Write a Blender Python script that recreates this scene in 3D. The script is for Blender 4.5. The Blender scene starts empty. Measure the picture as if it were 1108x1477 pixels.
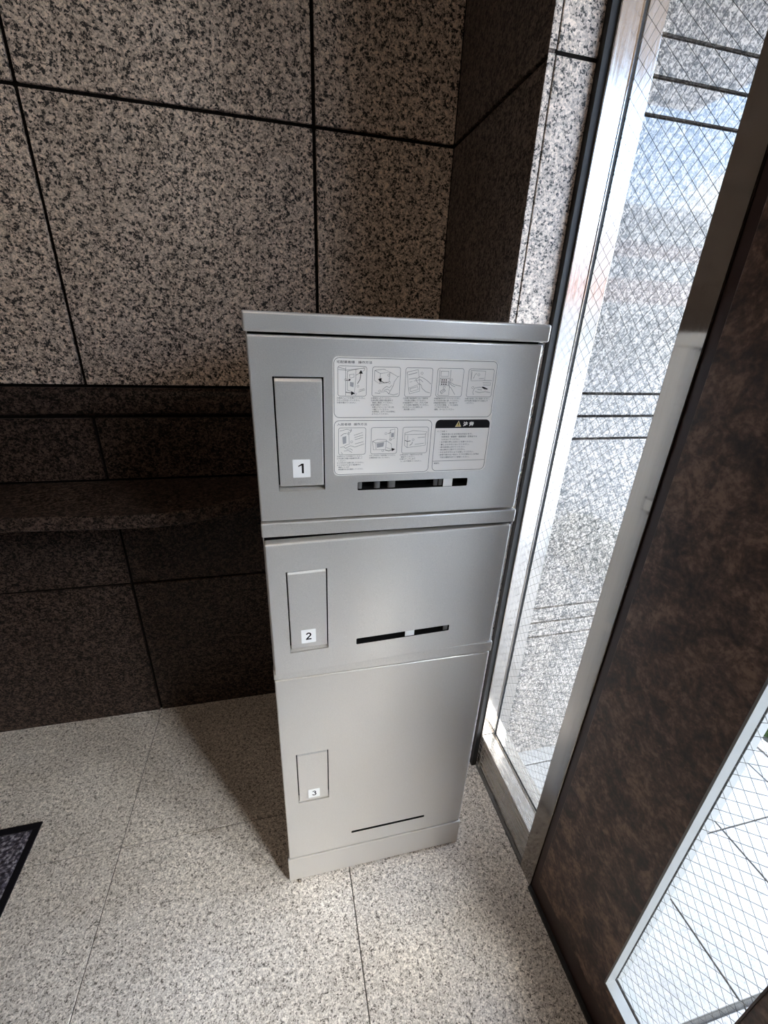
import bpy, bmesh, math, random
from mathutils import Vector, Matrix

random.seed(7)
SC = bpy.context.scene
COL = SC.collection

# ------------------------------------------------------------------ camera
cam_d = bpy.data.cameras.new('camera')
cam_d.sensor_fit = 'HORIZONTAL'
cam_d.sensor_width = 36.0
cam_d.lens = 36.0 * 612.88 / 1108.0
cam_d.clip_start = 0.02
cam_d.clip_end = 300
cam = bpy.data.objects.new('camera', cam_d)
COL.objects.link(cam)
RX = Vector((0.973686377, -0.224178243, 0.040975045))
RY = Vector((-0.054371217, -0.403127161, -0.913527374))
RZ = Vector((0.221311125, 0.887261296, -0.404708268))
m3 = Matrix((RX, -RY, -RZ)).transposed()
cam.matrix_world = Matrix.Translation((0, 0, 1.3333)) @ m3.to_4x4()
SC.camera = cam

# ------------------------------------------------------------------ view, world, lights
SC.view_settings.view_transform = 'Standard'
SC.view_settings.look = 'None'
SC.view_settings.gamma = 1.0
SC.view_settings.use_curve_mapping = False
SC.view_settings.exposure = 1.8

W = bpy.data.worlds.new('sky')
SC.world = W
W.use_nodes = True
nt = W.node_tree
nt.nodes.clear()
wo = nt.nodes.new('ShaderNodeOutputWorld')
bg = nt.nodes.new('ShaderNodeBackground')
tc = nt.nodes.new('ShaderNodeTexCoord')
sep = nt.nodes.new('ShaderNodeSeparateXYZ')
gr = nt.nodes.new('ShaderNodeValToRGB')
gr.color_ramp.elements[0].position = 0.0
gr.color_ramp.elements[0].color = (0.86, 0.85, 0.84, 1)
gr.color_ramp.elements[1].position = 0.7
gr.color_ramp.elements[1].color = (0.30, 0.46, 0.80, 1)
e_ = gr.color_ramp.elements.new(0.14)
e_.color = (0.62, 0.70, 0.84, 1)
e_ = gr.color_ramp.elements.new(0.26)
e_.color = (0.36, 0.52, 0.82, 1)
mp = nt.nodes.new('ShaderNodeMapping')
mp.inputs['Scale'].default_value = (1.3, 1.3, 3.2)
mp.inputs['Location'].default_value = (5.1, 2.7, 0)
nz = nt.nodes.new('ShaderNodeTexNoise')
nz.inputs['Scale'].default_value = 2.1
nz.inputs['Detail'].default_value = 6
cr = nt.nodes.new('ShaderNodeValToRGB')
cr.color_ramp.elements[0].position = 0.50
cr.color_ramp.elements[1].position = 0.63
mx = nt.nodes.new('ShaderNodeMix')
mx.data_type = 'RGBA'
mx.inputs['B'].default_value = (1.0, 0.93, 0.855, 1)
nt.links.new(tc.outputs['Generated'], sep.inputs[0])
nt.links.new(sep.outputs['Z'], gr.inputs[0])
nt.links.new(tc.outputs['Generated'], mp.inputs[0])
nt.links.new(mp.outputs[0], nz.inputs['Vector'])
nt.links.new(nz.outputs['Fac'], cr.inputs[0])
nt.links.new(cr.outputs[0], mx.inputs['Factor'])
nt.links.new(gr.outputs[0], mx.inputs['A'])
nt.links.new(mx.outputs['Result'], bg.inputs['Color'])
bg.inputs['Strength'].default_value = 5.2
nt.links.new(bg.outputs[0], wo.inputs[0])


sun_d = bpy.data.lights.new('sun', 'SUN')
sun_d.energy = 3.2
sun_d.angle = math.radians(30.0)      # sun behind thin bright cloud
sun_d.color = (1.0, 0.965, 0.92)
sun = bpy.data.objects.new('sun', sun_d)
sun.rotation_euler = Vector((0.66, -0.70, 0.72)).to_track_quat('Z', 'Y').to_euler()
sun.location = (6, -6, 8)
COL.objects.link(sun)

# warm fill light added below the ceiling, left of and behind the camera
lamp_d = bpy.data.lights.new('lobby_fill', 'AREA')
lamp_d.shape = 'RECTANGLE'
lamp_d.size = 0.9
lamp_d.size_y = 0.9
lamp_d.energy = 2.6
lamp_d.color = (1.0, 0.83, 0.66)
lamp = bpy.data.objects.new('lobby_fill', lamp_d)
lamp.location = (-0.5, -0.7, 2.58)
COL.objects.link(lamp)

# ------------------------------------------------------------------ helpers


def tag(o, label=None, cat=None, group=None, kind=None):
    if label: o['label'] = label
    if cat: o['category'] = cat
    if group: o['group'] = group
    if kind: o['kind'] = kind
    return o


def empty(name, loc=(0, 0, 0), parent=None):
    o = bpy.data.objects.new(name, None)
    o.location = loc
    o.empty_display_size = 0.05
    COL.objects.link(o)
    if parent: o.parent = parent
    return o


def box(bm, x0, x1, y0, y1, z0, z1, mi=0):
    vs = [bm.verts.new((x, y, z)) for x in (x0, x1) for y in (y0, y1) for z in (z0, z1)]
    idx = [(0, 1, 3, 2), (4, 6, 7, 5), (0, 4, 5, 1), (2, 3, 7, 6), (0, 2, 6, 4), (1, 5, 7, 3)]
    fs = []
    for f in idx:
        fc = bm.faces.new([vs[i] for i in f])
        fc.material_index = mi
        fs.append(fc)
    return fs


def finish(name, bm, mat, parent=None, bevel=0, segs=2, smooth=False, angle=35):
    me = bpy.data.meshes.new(name)
    bmesh.ops.recalc_face_normals(bm, faces=bm.faces[:])
    bm.to_mesh(me)
    bm.free()
    mats = mat if isinstance(mat, (list, tuple)) else [mat]
    for m in mats: me.materials.append(m)
    o = bpy.data.objects.new(name, me)
    COL.objects.link(o)
    if parent: o.parent = parent
    if bevel:
        md = o.modifiers.new('bevel', 'BEVEL')
        md.width = bevel
        md.segments = segs
        md.limit_method = 'ANGLE'
        md.angle_limit = math.radians(angle)
    if smooth:
        for p in me.polygons: p.use_smooth = True
    return o


def bx(name, dims, mat, parent=None, bevel=0, **k):
    bm = bmesh.new()
    box(bm, *dims)
    return finish(name, bm, mat, parent, bevel, **k)


def prism(bm, pts, axis, a, b, mi=0):
    """extrude a closed 2-D outline along an axis"""
    def P(p, t):
        if axis == 'x': return (t, p[0], p[1])
        if axis == 'y': return (p[0], t, p[1])
        return (p[0], p[1], t)
    v0 = [bm.verts.new(P(p, a)) for p in pts]
    v1 = [bm.verts.new(P(p, b)) for p in pts]
    n = len(pts)
    fs = [bm.faces.new(v0), bm.faces.new(v1[::-1])]
    for i in range(n):
        fs.append(bm.faces.new((v0[i], v0[(i + 1) % n], v1[(i + 1) % n], v1[i])))
    for f in fs: f.material_index = mi
    return fs


def cyl(bm, p0, p1, r, n=12, r1=None, mi=0):
    p0, p1 = Vector(p0), Vector(p1)
    d = (p1 - p0).normalized()
    a = d.orthogonal().normalized()
    b = d.cross(a)
    r1 = r if r1 is None else r1
    A = [bm.verts.new(p0 + (a * math.cos(t) + b * math.sin(t)) * r) for t in [2 * math.pi * i / n for i in range(n)]]
    B = [bm.verts.new(p1 + (a * math.cos(t) + b * math.sin(t)) * r1) for t in [2 * math.pi * i / n for i in range(n)]]
    fs = [bm.faces.new(A[::-1]), bm.faces.new(B)]
    for i in range(n): fs.append(bm.faces.new((A[i], A[(i + 1) % n], B[(i + 1) % n], B[i])))
    for f in fs: f.material_index = mi


# ------------------------------------------------------------------ materials


def new_mat(name):
    m = bpy.data.materials.new(name)
    m.use_nodes = True
    t = m.node_tree
    b = t.nodes['Principled BSDF']
    return m, t, b


def plain(name, col, rough=0.5, metal=0.0, spec=0.5):
    m, t, b = new_mat(name)
    b.inputs['Base Color'].default_value = (*col, 1)
    b.inputs['Roughness'].default_value = rough
    b.inputs['Metallic'].default_value = metal
    b.inputs['Specular IOR Level'].default_value = spec
    return m


def N(t, kind, **k):
    n = t.nodes.new(kind)
    for a, v in k.items(): setattr(n, a, v)
    return n


def ramp(t, stops, interp='LINEAR'):
    r = t.nodes.new('ShaderNodeValToRGB')
    r.color_ramp.interpolation = interp
    e = r.color_ramp.elements
    while len(e) > 1: e.remove(e[0])
    e[0].position, e[0].color = stops[0][0], (*stops[0][1], 1)
    for p, c in stops[1:]:
        q = e.new(p)
        q.color = (*c, 1)
    return r


def granite(name, light, mid, dark, scale, rough, bump=0.3, spec=0.5, darkfrac=0.28, coat=0.0):
    m, t, b = new_mat(name)
    L = t.links.new
    geo = N(t, 'ShaderNodeNewGeometry')
    wn = N(t, 'ShaderNodeTexNoise')
    wn.inputs['Scale'].default_value = scale * 0.9
    wn.inputs['Detail'].default_value = 2
    ms = N(t, 'ShaderNodeVectorMath', operation='MULTIPLY_ADD')
    ms.inputs[1].default_value = (1.1 / scale,) * 3
    L(geo.outputs['Position'], wn.inputs['Vector'])
    L(wn.outputs['Color'], ms.inputs[0])
    L(geo.outputs['Position'], ms.inputs[2])
    vo = N(t, 'ShaderNodeTexVoronoi')
    vo.inputs['Scale'].default_value = scale
    L(ms.outputs[0], vo.inputs['Vector'])
    v2 = N(t, 'ShaderNodeTexVoronoi')
    v2.inputs['Scale'].default_value = scale * 1.9
    L(ms.outputs[0], v2.inputs['Vector'])
    s1 = N(t, 'ShaderNodeSeparateColor')
    s2 = N(t, 'ShaderNodeSeparateColor')
    L(vo.outputs['Color'], s1.inputs[0])
    L(v2.outputs['Color'], s2.inputs[0])
    cl = N(t, 'ShaderNodeTexNoise')            # clusters of dark mica
    cl.inputs['Scale'].default_value = scale * 0.32
    cl.inputs['Detail'].default_value = 3
    L(geo.outputs['Position'], cl.inputs['Vector'])
    # value = .5*coarse + .25*fine + cluster shift
    a = N(t, 'ShaderNodeMath', operation='MULTIPLY'); a.inputs[1].default_value = 0.55
    L(s1.outputs[0], a.inputs[0])
    c = N(t, 'ShaderNodeMath', operation='MULTIPLY_ADD'); c.inputs[1].default_value = 0.45
    L(s2.outputs[0], c.inputs[0]); L(a.outputs[0], c.inputs[2])
    d = N(t, 'ShaderNodeMath', operation='MULTIPLY_ADD'); d.inputs[1].default_value = 0.9
    L(cl.outputs['Fac'], d.inputs[0]); L(c.outputs[0], d.inputs[2])
    e = N(t, 'ShaderNodeMath', operation='SUBTRACT'); e.inputs[1].default_value = 0.45
    L(d.outputs[0], e.inputs[0])
    r = ramp(t, [(0.0, dark), (darkfrac, tuple(x * 1.5 for x in dark)), (darkfrac + 0.1, mid),
                 (0.62, tuple((x + y) / 2 for x, y in zip(mid, light))), (0.8, light), (1.0, tuple(min(1, x * 1.12) for x in light))])
    L(e.outputs[0], r.inputs[0])
    big = N(t, 'ShaderNodeTexNoise')
    big.inputs['Scale'].default_value = 5
    big.inputs['Detail'].default_value = 4
    L(geo.outputs['Position'], big.inputs['Vector'])
    br = ramp(t, [(0.3, (0.86, 0.85, 0.84)), (0.7, (1.1, 1.1, 1.1))])
    L(big.outputs['Fac'], br.inputs[0])
    mu = N(t, 'ShaderNodeMix', data_type='RGBA', blend_type='MULTIPLY')
    mu.inputs['Factor'].default_value = 1
    L(r.outputs[0], mu.inputs['A']); L(br.outputs[0], mu.inputs['B'])
    L(mu.outputs['Result'], b.inputs['Base Color'])
    b.inputs['Roughness'].default_value = rough
    b.inputs['Specular IOR Level'].default_value = spec
    if coat:
        b.inputs['Coat Weight'].default_value = coat
        b.inputs['Coat Roughness'].default_value = 0.02
        b.inputs['Coat IOR'].default_value = 1.55
    if bump:
        bn = N(t, 'ShaderNodeBump')
        bn.inputs['Strength'].default_value = bump
        bn.inputs['Distance'].default_value = 0.0012
        L(e.outputs[0], bn.inputs['Height'])
        L(bn.outputs[0], b.inputs['Normal'])
    return m


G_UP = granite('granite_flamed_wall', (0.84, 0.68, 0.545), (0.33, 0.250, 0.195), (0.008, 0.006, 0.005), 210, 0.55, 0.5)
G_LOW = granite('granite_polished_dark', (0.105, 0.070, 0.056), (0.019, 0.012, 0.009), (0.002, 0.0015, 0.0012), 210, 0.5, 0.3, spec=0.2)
G_SIDE_SHADE = granite('granite_side_wall_shaded', (0.22, 0.17, 0.145), (0.075, 0.057, 0.048), (0.008, 0.006, 0.005), 210, 0.55, 0.5)  # darker copy of the wall granite, the corner's shade is in the colour
G_LIT = granite('granite_return_wall_lit', (0.84, 0.72, 0.63), (0.42, 0.355, 0.31), (0.03, 0.028, 0.027), 230, 0.5, 0.4, darkfrac=0.22)  # paler copy of that granite, window light put into the colour
G_OUT = granite('granite_polished_outside', (0.29, 0.255, 0.225), (0.070, 0.062, 0.055), (0.006, 0.006, 0.006), 250, 0.4, 0.1, coat=0.7, darkfrac=0.28)
G_FLOOR = granite('granite_floor', (0.86, 0.78, 0.70), (0.42, 0.365, 0.315), (0.065, 0.052, 0.043), 340, 0.5, 0.45, darkfrac=0.17)
G_PAVE = granite('granite_paving_outside', (0.22, 0.213, 0.205), (0.185, 0.18, 0.173), (0.11, 0.105, 0.10), 230, 0.5, 0.2, darkfrac=0.14)
MORTAR = plain('dark_mortar', (0.009, 0.007, 0.006), 0.9, spec=0.1)
MORTAR_L = plain('grey_mortar', (0.10, 0.092, 0.085), 0.9)
MORTAR_O = plain('pale_mortar', (0.05, 0.047, 0.043), 0.9)
GAP_SHADE = plain('gap_shade_black', (0.008, 0.008, 0.008), 0.8, spec=0.1)  # near black standing in for shade in gaps, recesses and slots
BLACK = plain('black_rubber', (0.008, 0.007, 0.007), 0.6)
PLASTER = plain('ceiling_plaster', (0.20, 0.16, 0.13), 0.8)
SOFFIT = plain('soffit_board', (0.20, 0.145, 0.11), 0.6)


def painted_metal(name, col, rough, metal):
    m, t, b = new_mat(name)
    L = t.links.new
    geo = N(t, 'ShaderNodeNewGeometry')
    n1 = N(t, 'ShaderNodeTexNoise')
    n1.inputs['Scale'].default_value = 900
    n1.inputs['Detail'].default_value = 2
    L(geo.outputs['Position'], n1.inputs['Vector'])
    r = ramp(t, [(0.3, tuple(x * 0.90 for x in col)), (0.7, tuple(x * 1.08 for x in col))])
    L(n1.outputs['Fac'], r.inputs[0])
    n2 = N(t, 'ShaderNodeTexNoise')
    n2.inputs['Scale'].default_value = 9
    n2.inputs['Detail'].default_value = 5
    L(geo.outputs['Position'], n2.inputs['Vector'])
    r2 = ramp(t, [(0.3, (rough - 0.04,) * 3), (0.7, (rough + 0.05,) * 3)])
    L(n2.outputs['Fac'], r2.inputs[0])
    L(r.outputs[0], b.inputs['Base Color'])
    L(r2.outputs[0], b.inputs['Roughness'])
    b.inputs['Metallic'].default_value = metal
    bn = N(t, 'ShaderNodeBump')
    bn.inputs['Strength'].default_value = 0.12
    bn.inputs['Distance'].default_value = 0.0004
    L(n1.outputs['Fac'], bn.inputs['Height'])
    L(bn.outputs[0], b.inputs['Normal'])
    return m


SILVER = painted_metal('silver_paint', (0.71, 0.68, 0.64), 0.35, 0.60)
WORN = painted_metal('worn_steel_edge', (0.62, 0.61, 0.60), 0.35, 0.7)


def steel(name, col, rough, stretch):
    m, t, b = new_mat(name)
    L = t.links.new
    geo = N(t, 'ShaderNodeNewGeometry')
    mp = N(t, 'ShaderNodeMapping')
    mp.inputs['Scale'].default_value = stretch
    nn = N(t, 'ShaderNodeTexNoise')
    nn.inputs['Scale'].default_value = 60
    nn.inputs['Detail'].default_value = 3
    L(geo.outputs['Position'], mp.inputs[0]); L(mp.outputs[0], nn.inputs['Vector'])
    r = ramp(t, [(0.3, (rough * 0.75,) * 3), (0.7, (rough * 1.3,) * 3)])
    L(nn.outputs['Fac'], r.inputs[0]); L(r.outputs[0], b.inputs['Roughness'])
    c = ramp(t, [(0.3, tuple(x * 0.93 for x in col)), (0.7, col)])
    L(nn.outputs['Fac'], c.inputs[0]); L(c.outputs[0], b.inputs['Base Color'])
    b.inputs['Metallic'].default_value = 1
    return m


STEEL_V = steel('stainless_upright', (0.47, 0.44, 0.415), 0.15, (6, 6, 0.15))
STEEL_M = steel('stainless_mullion', (0.31, 0.28, 0.25), 0.10, (6, 6, 0.15))
STEEL_H = steel('stainless_rail', (0.50, 0.48, 0.46), 0.24, (6, 0.15, 6))
ALU = plain('pale_aluminium_trim', (0.20, 0.20, 0.195), 0.45, 0.2)
WIRE = plain('glass_wire', (0.035, 0.03, 0.028), 0.6)


def pane_mat():
    m = bpy.data.materials.new('window_glass')
    m.use_nodes = True
    t = m.node_tree
    t.nodes.clear()
    o = N(t, 'ShaderNodeOutputMaterial')
    tr = N(t, 'ShaderNodeBsdfTransparent')
    tr.inputs[0].default_value = (0.94, 0.965, 0.955, 1)
    gl = N(t, 'ShaderNodeBsdfGlossy')
    gl.inputs['Roughness'].default_value = 0.0
    lw = N(t, 'ShaderNodeLayerWeight')
    lw.inputs['Blend'].default_value = 0.5
    pw = N(t, 'ShaderNodeMath', operation='POWER')
    pw.inputs[1].default_value = 5
    t.links.new(lw.outputs['Facing'], pw.inputs[0])
    fr = N(t, 'ShaderNodeMath', operation='MULTIPLY_ADD')
    fr.inputs[1].default_value = 0.90
    fr.inputs[2].default_value = 0.035
    t.links.new(pw.outputs[0], fr.inputs[0])
    mi = N(t, 'ShaderNodeMixShader')
    t.links.new(fr.outputs[0], mi.inputs[0])
    t.links.new(tr.outputs[0], mi.inputs[1])
    t.links.new(gl.outputs[0], mi.inputs[2])
    t.links.new(mi.outputs[0], o.inputs[0])
    return m


GLASS = pane_mat()


def brown_clad():
    m, t, b = new_mat('brown_mottled_cladding')
    L = t.links.new
    geo = N(t, 'ShaderNodeNewGeometry')
    a = N(t, 'ShaderNodeTexNoise'); a.inputs['Scale'].default_value = 24; a.inputs['Detail'].default_value = 9
    a.inputs['Roughness'].default_value = 0.72
    a.inputs['Distortion'].default_value = 0.5
    c = N(t, 'ShaderNodeTexNoise'); c.inputs['Scale'].default_value = 140; c.inputs['Detail'].default_value = 5
    L(geo.outputs['Position'], a.inputs['Vector']); L(geo.outputs['Position'], c.inputs['Vector'])
    mm = N(t, 'ShaderNodeMath', operation='MULTIPLY_ADD'); mm.inputs[1].default_value = 0.38
    L(c.outputs['Fac'], mm.inputs[0]); L(a.outputs['Fac'], mm.inputs[2])
    r = ramp(t, [(0.50, (0.008, 0.004, 0.003)), (0.62, (0.036, 0.017, 0.012)), (0.72, (0.085, 0.044, 0.030)), (0.84, (0.20, 0.12, 0.08))])
    L(mm.outputs[0], r.inputs[0])
    L(r.outputs[0], b.inputs['Base Color'])
    b.inputs['Roughness'].default_value = 0.5
    bn = N(t, 'ShaderNodeBump'); bn.inputs['Strength'].default_value = 0.35; bn.inputs['Distance'].default_value = 0.001
    L(mm.outputs[0], bn.inputs['Height']); L(bn.outputs[0], b.inputs['Normal'])
    return m


BROWN = brown_clad()
MAROON = plain('dark_maroon_seal', (0.028, 0.011, 0.009), 0.45)

# ------------------------------------------------------------------ walls of stone panels
J = 0.0042      # half a joint


def panel_wall(name, backing, mortar):
    r = bx(name, backing, mortar)
    tag(r, kind='structure')
    return r


def panel(parent, dims, mat, bevel=0.0012, name='granite_panel'):
    return bx(name, dims, mat, parent, bevel, segs=1)


YB = 1.2813
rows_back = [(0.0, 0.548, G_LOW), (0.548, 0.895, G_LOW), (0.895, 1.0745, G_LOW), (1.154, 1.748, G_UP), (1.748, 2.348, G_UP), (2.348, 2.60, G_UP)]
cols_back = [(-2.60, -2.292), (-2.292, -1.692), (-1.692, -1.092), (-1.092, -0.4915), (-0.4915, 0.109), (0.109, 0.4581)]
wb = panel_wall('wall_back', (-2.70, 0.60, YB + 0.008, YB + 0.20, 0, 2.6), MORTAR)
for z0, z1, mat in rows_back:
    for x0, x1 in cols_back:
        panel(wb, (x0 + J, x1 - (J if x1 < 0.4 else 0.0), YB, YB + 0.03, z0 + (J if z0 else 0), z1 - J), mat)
# rounded moulding course between the rough and the dark panels
for x0, x1 in [(-2.60, 0.4581)]:
    bm = bmesh.new()
    pr = [(YB + 0.03, 1.0745 + J), (YB + 0.002, 1.0745 + J)]
    for i in range(7):
        a = math.pi * i / 6
        pr.append((YB - 0.010 * math.sin(a) ** 0.7 if 0 < i < 6 else YB, 1.0745 + J + 0.002 + (0.0795 - 2 * J - 0.004) * (1 - math.cos(a)) / 2))
    pr += [(YB + 0.002, 1.154 - J), (YB + 0.03, 1.154 - J)]
    prism(bm, pr, 'x', x0, x1)
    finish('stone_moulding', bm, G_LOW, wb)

XS = 0.4581
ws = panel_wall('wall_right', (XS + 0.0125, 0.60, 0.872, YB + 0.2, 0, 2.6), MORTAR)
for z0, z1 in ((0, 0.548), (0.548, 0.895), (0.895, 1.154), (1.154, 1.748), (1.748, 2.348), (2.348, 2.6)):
    panel(ws, (XS, XS + 0.0125, 0.864, YB - 0.004, z0 + (J if z0 else 0), z1 - J), G_SIDE_SHADE if z0 > 1.1 else G_LOW)
wr = panel_wall('wall_right_return', (XS + 0.0125, 0.560, 0.8655, 0.874, 0, 2.6), MORTAR)
for z0, z1 in ((0, 0.559), (0.559, 1.1555), (1.1555, 1.7545), (1.7545, 2.352), (2.352, 2.6)):
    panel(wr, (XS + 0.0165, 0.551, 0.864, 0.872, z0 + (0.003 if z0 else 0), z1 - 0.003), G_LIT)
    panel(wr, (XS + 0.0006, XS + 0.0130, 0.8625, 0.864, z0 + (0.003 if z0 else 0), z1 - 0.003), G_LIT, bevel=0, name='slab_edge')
wr_seal = bx('rubber_seal', (0.551, 0.5645, 0.850, 0.872, 0, 2.6), BLACK, wr)

# outside wall in the same plane
wo_ = panel_wall('wall_outside', (0.560, 1.58, 0.8715, 1.40, 0, 2.75), MORTAR)
zs = [0.0, 0.507, 0.559, 0.6115, 1.102, 1.1555, 1.207, 1.698, 1.750, 1.8035, 2.295, 2.347, 2.40, 2.52]
for i in range(len(zs) - 1):
    for x0, x1 in ((0.60, 1.12), (1.12, 1.58)):
        panel(wo_, (x0 + (0.004 if x0 > 1 else 0), x1 - (0.004 if x1 < 1.2 else 0), 0.864, 0.880, zs[i] + (0.0032 if i else 0), zs[i + 1] - 0.0032), G_OUT, bevel=0)

# other sides of the lobby, out of the frame
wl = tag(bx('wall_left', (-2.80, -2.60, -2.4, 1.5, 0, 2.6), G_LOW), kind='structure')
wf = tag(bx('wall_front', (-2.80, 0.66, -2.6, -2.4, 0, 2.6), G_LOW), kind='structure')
ce = tag(bx('ceiling', (-2.80, 0.70, -2.6, 1.5, 2.6, 2.75), PLASTER), kind='structure')
# canopy soffit outside
can = tag(bx('trim_1', (0.70, 2.4, -0.98, 0.864, 2.52, 2.75), SOFFIT), kind='structure')

# ------------------------------------------------------------------ floor tiles
fl = tag(bx('floor', (-2.80, 0.60, -2.6, 1.5, -0.08, -0.003), MORTAR_L), kind='structure')
jx = [-2.6 - 0.3] + [0.1095 - 0.601 * k for k in (4, 3, 2, 1, 0)] + [0.60]
jy = [0.82 - 0.6 * k for k in (5, 4, 3, 2, 1, 0)] + [1.30]
jx = sorted(x for x in jx if x > -2.75 or x == jx[0])
for i in range(len(jx) - 1):
    for k in range(len(jy) - 1):
        g = 0.0012
        dz = random.uniform(-0.0003, 0.0003)
        bx('floor_tile', (max(jx[i], -2.6) + g, jx[i + 1] - g, jy[k] + g, jy[k + 1] - g, -0.03, dz), G_FLOOR, fl, 0.0006, segs=1)

# outside paving
pv = tag(bx('floor_outside', (0.60, 1.60, -2.5, 0.872, -0.08, -0.006), MORTAR_O), kind='structure')
ox = [0.62, 0.914, 1.208, 1.502]
oy = [0.816 - 0.3 * k for k in range(0, 11)]
xs_ = [0.605] + ox[1:3] + [1.50, 1.595]
ys_ = [0.866] + oy
for i in range(len(xs_) - 1):
    for k in range(len(ys_) - 1):
        y1, y0 = ys_[k], ys_[k + 1]
        g0 = 0.006 if abs(y0 - 0.216) < 0.01 else 0.0022
        g1 = 0.006 if abs(y1 - 0.216) < 0.01 else 0.0022
        bx('paving_slab', (xs_[i] + 0.0022, xs_[i + 1] - 0.0022, y0 + g0, y1 - g1, -0.04, random.uniform(-0.0006, 0.0004)), G_PAVE, pv, 0.0008, segs=1)

# ------------------------------------------------------------------ window beside the locker
win = empty('window_1', (0.61, 0.70, 0))
tag(win, kind='structure')


def wpart(name, dims, mat, bevel=0.001, par=win):
    ox_, oy_, oz_ = par.location
    d = (dims[0] - ox_, dims[1] - ox_, dims[2] - oy_, dims[3] - oy_, dims[4] - oz_, dims[5] - oz_)
    return bx(name, d, mat, par, bevel, segs=2)


# far upright: inner half, glazing groove, outer half
wpart('window_stile', (0.5645, 0.6075, 0.845, 0.872, 0, 2.55), STEEL_V, 0.0015)
wpart('window_stile', (0.6155, 0.652, 0.845, 0.872, 0, 2.55), STEEL_V, 0.0012)
wpart('glazing_bead', (0.6075, 0.6155, 0.8475, 0.872, 0.10, 2.55), BLACK, 0)
wpart('glazing_bead', (0.6045, 0.6072, 0.8435, 0.846, 0.15, 2.45), STEEL_M, 0.0004)
# bottom rail with a recessed kick face
wpart('bottom_rail', (0.5705, 0.6060, 0.556, 0.845, 0.006, 0.120), STEEL_H, 0.001)
wpart('bottom_rail', (0.5645, 0.6075, 0.556, 0.845, 0.120, 0.147), STEEL_H, 0.002)
wpart('bottom_rail', (0.5645, 0.5715, 0.556, 0.845, 0.0, 0.010), MORTAR_L, 0.001)
wpart('bottom_rail', (0.5645, 0.5715, 0.826, 0.845, 0.016, 0.120), STEEL_H, 0.001)
wpart('bottom_rail', (0.6155, 0.652, 0.556, 0.845, 0.0, 0.143), STEEL_H, 0.001)
wpart('glazing_bead', (0.6060, 0.6155, 0.556, 0.845, 0.05, 0.140), BLACK, 0)
wpart('glazing_bead', (0.6045, 0.6075, 0.556, 0.8435, 0.1465, 0.1495), STEEL_M, 0.0004)
wpart('window_mullion', (0.5645, 0.652, 0.507, 0.556, 0, 2.55), STEEL_M, 0.0015)
wpart('top_rail', (0.5645, 0.652, 0.556, 0.845, 2.44, 2.55), STEEL_H, 0.001)
wpart('glass_pane', (0.609, 0.6145, 0.54, 0.860, 0.13, 2.45), GLASS, 0)


def wire_mesh(par, x, y0, y1, z0, z1, pitch, r=0.00036):
    bm = bmesh.new()
    o = Vector(par.location)
    for s in (1, -1):
        c = (z0 - y1 if s > 0 else z0 + y0)
        lo, hi = (z0 - y1, z1 - y0) if s > 0 else (z0 + y0, z1 + y1)
        c = math.ceil(lo / pitch) * pitch
        while c < hi:
            # z = s*y + c
            pts = []
            for y in (y0, y1):
                z = s * y + c
                if z < z0: y_, z_ = (z0 - c) / s, z0
                elif z > z1: y_, z_ = (z1 - c) / s, z1
                else: y_, z_ = y, z
                pts.append((y_, z_))
            (ya, za), (yb, zb) = pts
            if y0 - 1e-6 <= ya <= y1 + 1e-6 and y0 - 1e-6 <= yb <= y1 + 1e-6 and abs(yb - ya) > 0.004:
                cyl(bm, Vector((x, ya, za)) - o, Vector((x, yb, zb)) - o, r, 4)
            c += pitch
    w = finish('wire_mesh', bm, WIRE, par)
    w['kind'] = 'stuff'
    return w


wire_mesh(win, 0.6118, 0.556, 0.845, 0.147, 2.44, 0.0262)

# ------------------------------------------------------------------ brown clad panel with a slit window
dr = empty('door_1', (0.58, 0.20, 0))
tag(dr, kind='structure')
Y0, Y1 = 0.125, 0.272
LO, HI = -0.05, 0.484
ZB, ZT = 0.166, 2.30
bm = bmesh.new()
o_ = dr.location


def lb(bm, x0, x1, y0, y1, z0, z1):
    box(bm, x0 - o_[0], x1 - o_[0], y0 - o_[1], y1 - o_[1], z0 - o_[2], z1 - o_[2])


# one board with a hole: ring of quads
def ring_board(x0, x1, ya, yb, za, zb, hy0, hy1, hz0, hz1):
    V = {}
    for xi, x in enumerate((x0, x1)):
        for yi, y in enumerate((ya, hy0, hy1, yb)):
            for zi, z in enumerate((za, hz0, hz1, zb)):
                V[xi, yi, zi] = bm.verts.new((x - o_[0], y - o_[1], z - o_[2]))
    for yi in range(3):
        for zi in range(3):
            if yi == 1 and zi == 1: continue
            for xi in (0, 1):
                bm.faces.new([V[xi, yi, zi], V[xi, yi + 1, zi], V[xi, yi + 1, zi + 1], V[xi, yi, zi + 1]])
    def quad(a, b):
        bm.faces.new([V[0, *a], V[0, *b], V[1, *b], V[1, *a]])
    for k in range(3):
        quad((k, 0), (k + 1, 0)); quad((k, 3), (k + 1, 3)); quad((0, k), (0, k + 1)); quad((3, k), (3, k + 1))
    quad((1, 1), (2, 1)); quad((1, 2), (2, 2)); quad((1, 1), (1, 2)); quad((2, 1), (2, 2))


ring_board(0.560, 0.603, LO, HI, 0.085, 2.55, Y0, Y1, ZB, ZT)
finish('door_panel', bm, BROWN, dr, 0.0015, segs=2)
wpart('kick_plate', (0.567, 0.600, LO, 0.4835, 0.004, 0.085), MAROON, 0.001, dr)
wpart('floor_seal', (0.558, 0.567, LO, 0.506, 0.0, 0.010), BLACK, 0.001, dr)
wpart('side_seal', (0.568, 0.600, HI - 0.004, 0.507, 0.0, 2.55), MAROON, 0.001, dr)
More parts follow.
